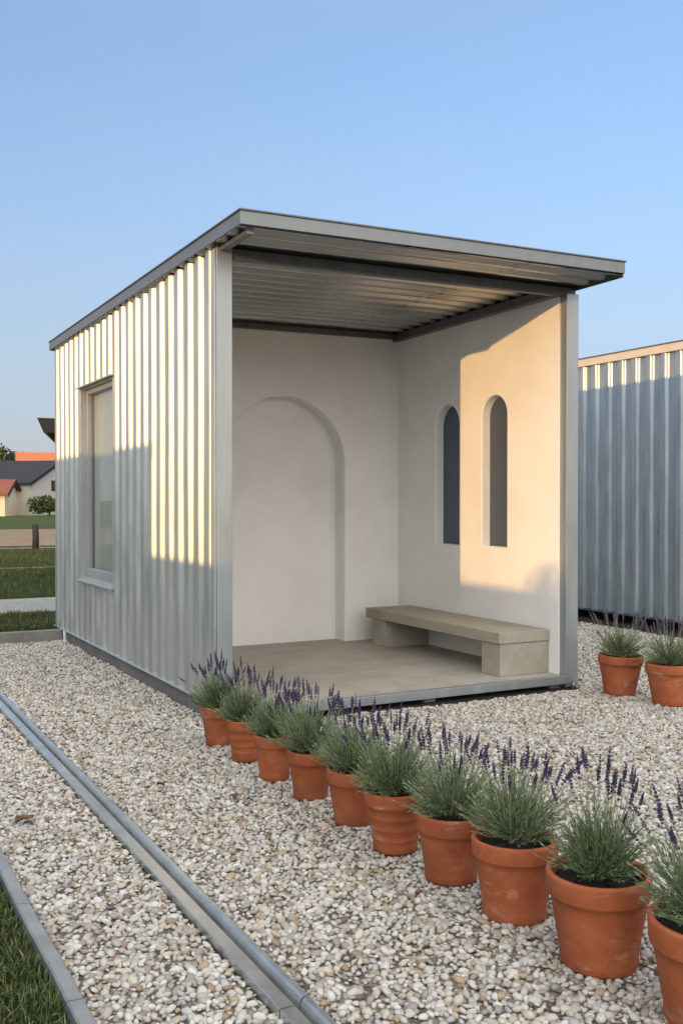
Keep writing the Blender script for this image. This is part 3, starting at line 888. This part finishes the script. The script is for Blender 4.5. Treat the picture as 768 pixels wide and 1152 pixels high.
def tree(x, y, z, h, rad, label, seed, cat='tree', nm='tree', n=1500, size=.22, group=None, trunk=.35):
    rnd = random.Random(seed)
    t = thing(nm, (x, y, z), label, cat, group)
    tk = MB()
    tk.tube([(x, y, z - .1), (x + rnd.uniform(-.1, .1), y, z + h * .3), (x + rnd.uniform(-.2, .2), y, z + h * .7)], [h * .035, h * .026, h * .01], 8)
    cr = MB()
    for i in range(9):
        a = rnd.uniform(0, 6.28); q = rad * rnd.uniform(.15, .68); zz = z + h * (trunk + (1 - trunk) * rnd.uniform(.2, .8))
        cpt = (x + q * math.cos(a), y + q * math.sin(a), zz)
        tk.tube([(x, y, z + h * .32), ((x + cpt[0]) / 2, (y + cpt[1]) / 2, (z + h * .3 + zz) / 2 + .1), cpt], [h * .016, h * .01, h * .004], 5)
        rr = rad * rnd.uniform(.32, .5)
        leaf_cloud(cr, cpt, (rr, rr, rr * .8), n // 9, size, rnd)
    tk.build('trunk', M['bark'], t, origin=(x, y, z)); cr.build('crown', M['tree'], t, origin=(x, y, z))
    return t
tree(-6.5, .12, 0, 2.62, .75, 'small round shrub behind the garden wall', 5, 'shrub', 'garden_shrub', 1600, .06, None, .25)

# ------------------------------------------------------------------ far background on the left
cp = thing('carport', (6.2, 18.5, .095), 'dark flat roofed carport seen behind the metal shed', 'carport')
q = MB()
q.add([(3.34, 17, 2.87), (3.50, 17, 2.63), (9.2, 17, 2.63), (9.2, 17, 2.87), (4.15, 20.5, 2.87), (4.4, 20.5, 2.63), (9.2, 20.5, 2.63), (9.2, 20.5, 2.87)],
      [(0, 1, 2, 3), (7, 6, 5, 4), (4, 5, 1, 0), (3, 2, 6, 7), (0, 3, 7, 4), (1, 5, 6, 2)]); q.build('roof', M['brown'], cp)
for x in (5.0, 9.0):
    for y in (17.3, 20.2):
        q = MB(); q.box(x, x + .12, y, y + .12, .09, 2.625); q.build('post', M['brown'], cp)

def house(name, gx, gy, ang, hw, eave, apex, length, z, wm, rm, label, over=.35):
    """gable centre at (gx, gy); the ridge runs away along ang (measured from +Y towards -X)"""
    t = thing(name, (gx, gy, z), label, 'house')
    xf = Matrix.Translation((gx, gy, z)) @ Matrix.Rotation(ang, 4, 'Z')
    w = MB(xf)
    w.prism([(-hw, -.3), (hw, -.3), (hw, eave), (0, apex), (-hw, eave)], 'y', 0, length)
    w.build('wall', wm, t)
    r = MB(xf)
    sl = (apex - eave) / hw
    for sg in (-1, 1):
        a = (0, apex + .03); b2 = (sg * (hw + over), eave - sl * over + .03)
        r.prism([a, b2, (b2[0], b2[1] + .16), (0, apex + .19)], 'y', -over, length + over)
    r.build('roof', rm, t)
    v = MB(xf)
    for sg in (-1, 1):
        b2 = (sg * (hw + over + .02), eave - sl * (over + .02))
        v.prism([(0, apex - .12), (b2[0], b2[1] - .12), (b2[0], b2[1] + .2), (0, apex + .2)], 'y', -over - .08, -over - .01)
    v.build('verge_board', M['brown'], t)
    return t, xf
hs, xf = house('farmhouse', 21.6, 100, R(49), 5.4, 3.0, 5.15, 24, .095, M['wall_white'], M['roof_dark'], 'pale farmhouse with dark tiled roof, left of the metal shed')
for x, z0, z1, w in ((-.75, 2.35, 3.35, .9), (2.2, 1.0, 2.1, 1.0), (-2.9, 1.0, 2.0, .9)):
    if x < -2: continue
    q = MB(xf); q.box(x - w / 2, x + w / 2, -.06, -.01, z0, z1); wo = q.build('window', M['brown'], hs)
    q = MB(xf); q.box(x - w / 2 + .1, x + w / 2 - .1, -.09, -.065, z0 + .1, z1 - .1); q.build('pane', M['window_dark'], wo)
an, xf2 = house('farm_annex', 16.4, 95, R(66), 2.4, 2.0, 3.15, 14, .095, M['wall_cream'], M['roof_red'], 'low cream farm building with red brown roof before the farmhouse')
q = MB(xf2); q.box(-2.66, -2.605, 1.0, 1.9, 0, 1.95); q.build('door', M['brown'], an)
q = MB(xf2); q.box(-2.66, -2.605, 3.2, 4.2, .7, 1.8); q.build('window', M['brown'], an)
house('farmhouse', 34, 138, R(80), 4.5, 4.6, 7.75, 9.2, .095, M['wall_cream'], M['roof_orange'], 'far house with bright orange tiled roof above the dark roof')
tree(19.4, 93, .095, 2.25, 1.75, 'rounded dark shrub in front of the pale farmhouse', 21, 'shrub', 'garden_bush', 2200, .15, None, .02)
tree(22.5, 150, .095, 9.0, 4.2, 'broad dark tree behind the roofs, taller of the two', 22, 'tree', 'tree', 1700, .42, 'trees behind the far roofs')
tree(27.8, 152, .095, 8.6, 3.4, 'dark tree beside the orange roof, behind the farm', 23, 'tree', 'tree', 1700, .4, 'trees behind the far roofs')
tree(17.5, 158, .095, 8.0, 5.2, 'leftmost dark tree crown behind the farm roofs', 24, 'tree', 'tree', 1700, .42, 'trees behind the far roofs')
fp = MB(); fp.tube([(5.76, 29.6, -.05), (5.77, 29.6, .4), (5.76, 29.6, .81)], [.10, .095, .09], 8)
tag(fp.build('fence_post', M['brown'], origin=(5.76, 29.6, .095)), 'short dark timber post standing at the edge of the grass', 'post')

# ------------------------------------------------------------------ light
FILL_GLOW = (6.6, 6.35, 5.9)  # colour of the unseen fill glow added to the sky
SUN_EL = math.atan(.112 / 1.1196); dirh = (1.0, .5035)
d = Vector((1.0, .5035, -.112)).normalized()
sun = bpy.data.lights.new('sun', 'SUN'); sun.energy = 2.0; sun.angle = R(.5); sun.color = (.74, .42, .15)
so = bpy.data.objects.new('sun', sun); COL.objects.link(so); so.rotation_euler = d.to_track_quat('-Z', 'Y').to_euler()
w = bpy.data.worlds.new('World'); S.world = w; w.use_nodes = True
nt = w.node_tree
bg = nt.nodes['Background']
sk = nt.nodes.new('ShaderNodeTexSky'); sk.sky_type = 'NISHITA'; sk.sun_disc = False
sk.sun_elevation = SUN_EL
az = math.atan2(-d.x, -d.y)         # direction towards the sun, clockwise from +Y
sk.sun_rotation = az
sk.air_density = 1.0; sk.dust_density = 1.0; sk.ozone_density = 4.0
L = nt.links.new
gm = nt.nodes.new('ShaderNodeGamma'); gm.inputs[1].default_value = .6
L(sk.outputs[0], gm.inputs[0])
tint = nt.nodes.new('ShaderNodeMix'); tint.data_type = 'RGBA'; tint.blend_type = 'MULTIPLY'; tint.inputs[0].default_value = 1
L(gm.outputs[0], tint.inputs[6]); tint.inputs[7].default_value = (1.98, 1.72, 1.80, 1)
# added fill glow overhead and behind the camera, out of view, brightens the shade
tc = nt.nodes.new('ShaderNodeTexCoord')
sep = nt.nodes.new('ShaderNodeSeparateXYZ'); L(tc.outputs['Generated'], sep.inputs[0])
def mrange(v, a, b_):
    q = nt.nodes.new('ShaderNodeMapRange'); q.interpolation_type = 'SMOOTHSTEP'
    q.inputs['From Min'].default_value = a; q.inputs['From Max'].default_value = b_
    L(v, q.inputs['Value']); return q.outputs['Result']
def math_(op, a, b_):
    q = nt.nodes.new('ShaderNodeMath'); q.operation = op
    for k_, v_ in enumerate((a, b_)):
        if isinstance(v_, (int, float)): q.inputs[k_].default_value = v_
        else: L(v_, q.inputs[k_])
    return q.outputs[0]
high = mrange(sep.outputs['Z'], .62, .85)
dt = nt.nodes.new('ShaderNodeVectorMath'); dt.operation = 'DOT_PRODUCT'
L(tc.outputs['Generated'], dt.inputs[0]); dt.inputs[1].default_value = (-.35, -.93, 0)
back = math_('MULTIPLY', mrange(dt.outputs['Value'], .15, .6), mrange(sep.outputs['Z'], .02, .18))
fill_mask = math_('MAXIMUM', high, back)
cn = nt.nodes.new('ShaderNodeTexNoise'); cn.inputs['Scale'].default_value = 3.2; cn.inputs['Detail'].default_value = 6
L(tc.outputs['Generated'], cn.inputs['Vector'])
fill_mask = math_('MULTIPLY', fill_mask, mrange(cn.outputs['Fac'], .28, .56))
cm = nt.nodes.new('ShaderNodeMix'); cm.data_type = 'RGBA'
L(fill_mask, cm.inputs[0]); L(tint.outputs[2], cm.inputs[6]); cm.inputs[7].default_value = (FILL_GLOW[0], FILL_GLOW[1], FILL_GLOW[2], 1)
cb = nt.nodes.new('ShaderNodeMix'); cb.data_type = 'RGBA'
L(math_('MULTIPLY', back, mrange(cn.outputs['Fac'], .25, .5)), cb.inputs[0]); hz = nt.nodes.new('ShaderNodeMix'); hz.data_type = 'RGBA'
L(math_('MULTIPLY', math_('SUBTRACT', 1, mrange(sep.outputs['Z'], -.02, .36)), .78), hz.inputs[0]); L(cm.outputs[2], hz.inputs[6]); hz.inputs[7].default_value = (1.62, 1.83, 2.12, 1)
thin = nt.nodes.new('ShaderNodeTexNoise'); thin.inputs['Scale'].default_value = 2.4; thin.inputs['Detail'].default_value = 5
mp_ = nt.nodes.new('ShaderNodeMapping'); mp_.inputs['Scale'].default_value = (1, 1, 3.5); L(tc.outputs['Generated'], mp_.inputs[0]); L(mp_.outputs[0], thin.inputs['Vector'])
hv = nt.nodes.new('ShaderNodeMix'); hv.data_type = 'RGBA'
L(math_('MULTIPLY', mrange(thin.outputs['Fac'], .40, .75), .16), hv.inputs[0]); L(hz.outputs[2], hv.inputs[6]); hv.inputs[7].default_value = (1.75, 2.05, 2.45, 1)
L(hv.outputs[2], cb.inputs[6]); cb.inputs[7].default_value = (9.2, 8.9, 8.4, 1)  # second, brighter fill added behind the camera
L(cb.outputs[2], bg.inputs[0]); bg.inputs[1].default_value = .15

cam = bpy.data.cameras.new('camera'); co = bpy.data.objects.new('camera', cam); COL.objects.link(co)
co.location = (0, 0, 1.5)
co.rotation_euler = (R(90) - math.atan(13 / 1126), 0, -R(28))
cam.sensor_fit = 'VERTICAL'; cam.sensor_height = 36; cam.lens = 36 * 1126 / 1152
cam.clip_end = 5000; cam.clip_start = .05
S.camera = co
S.render.engine = 'CYCLES'
S.cycles.use_denoising = True
S.cycles.max_bounces = 8
S.view_settings.view_transform = 'Standard'
S.view_settings.look = 'None'
S.view_settings.gamma = 1
S.view_settings.exposure = 1.0
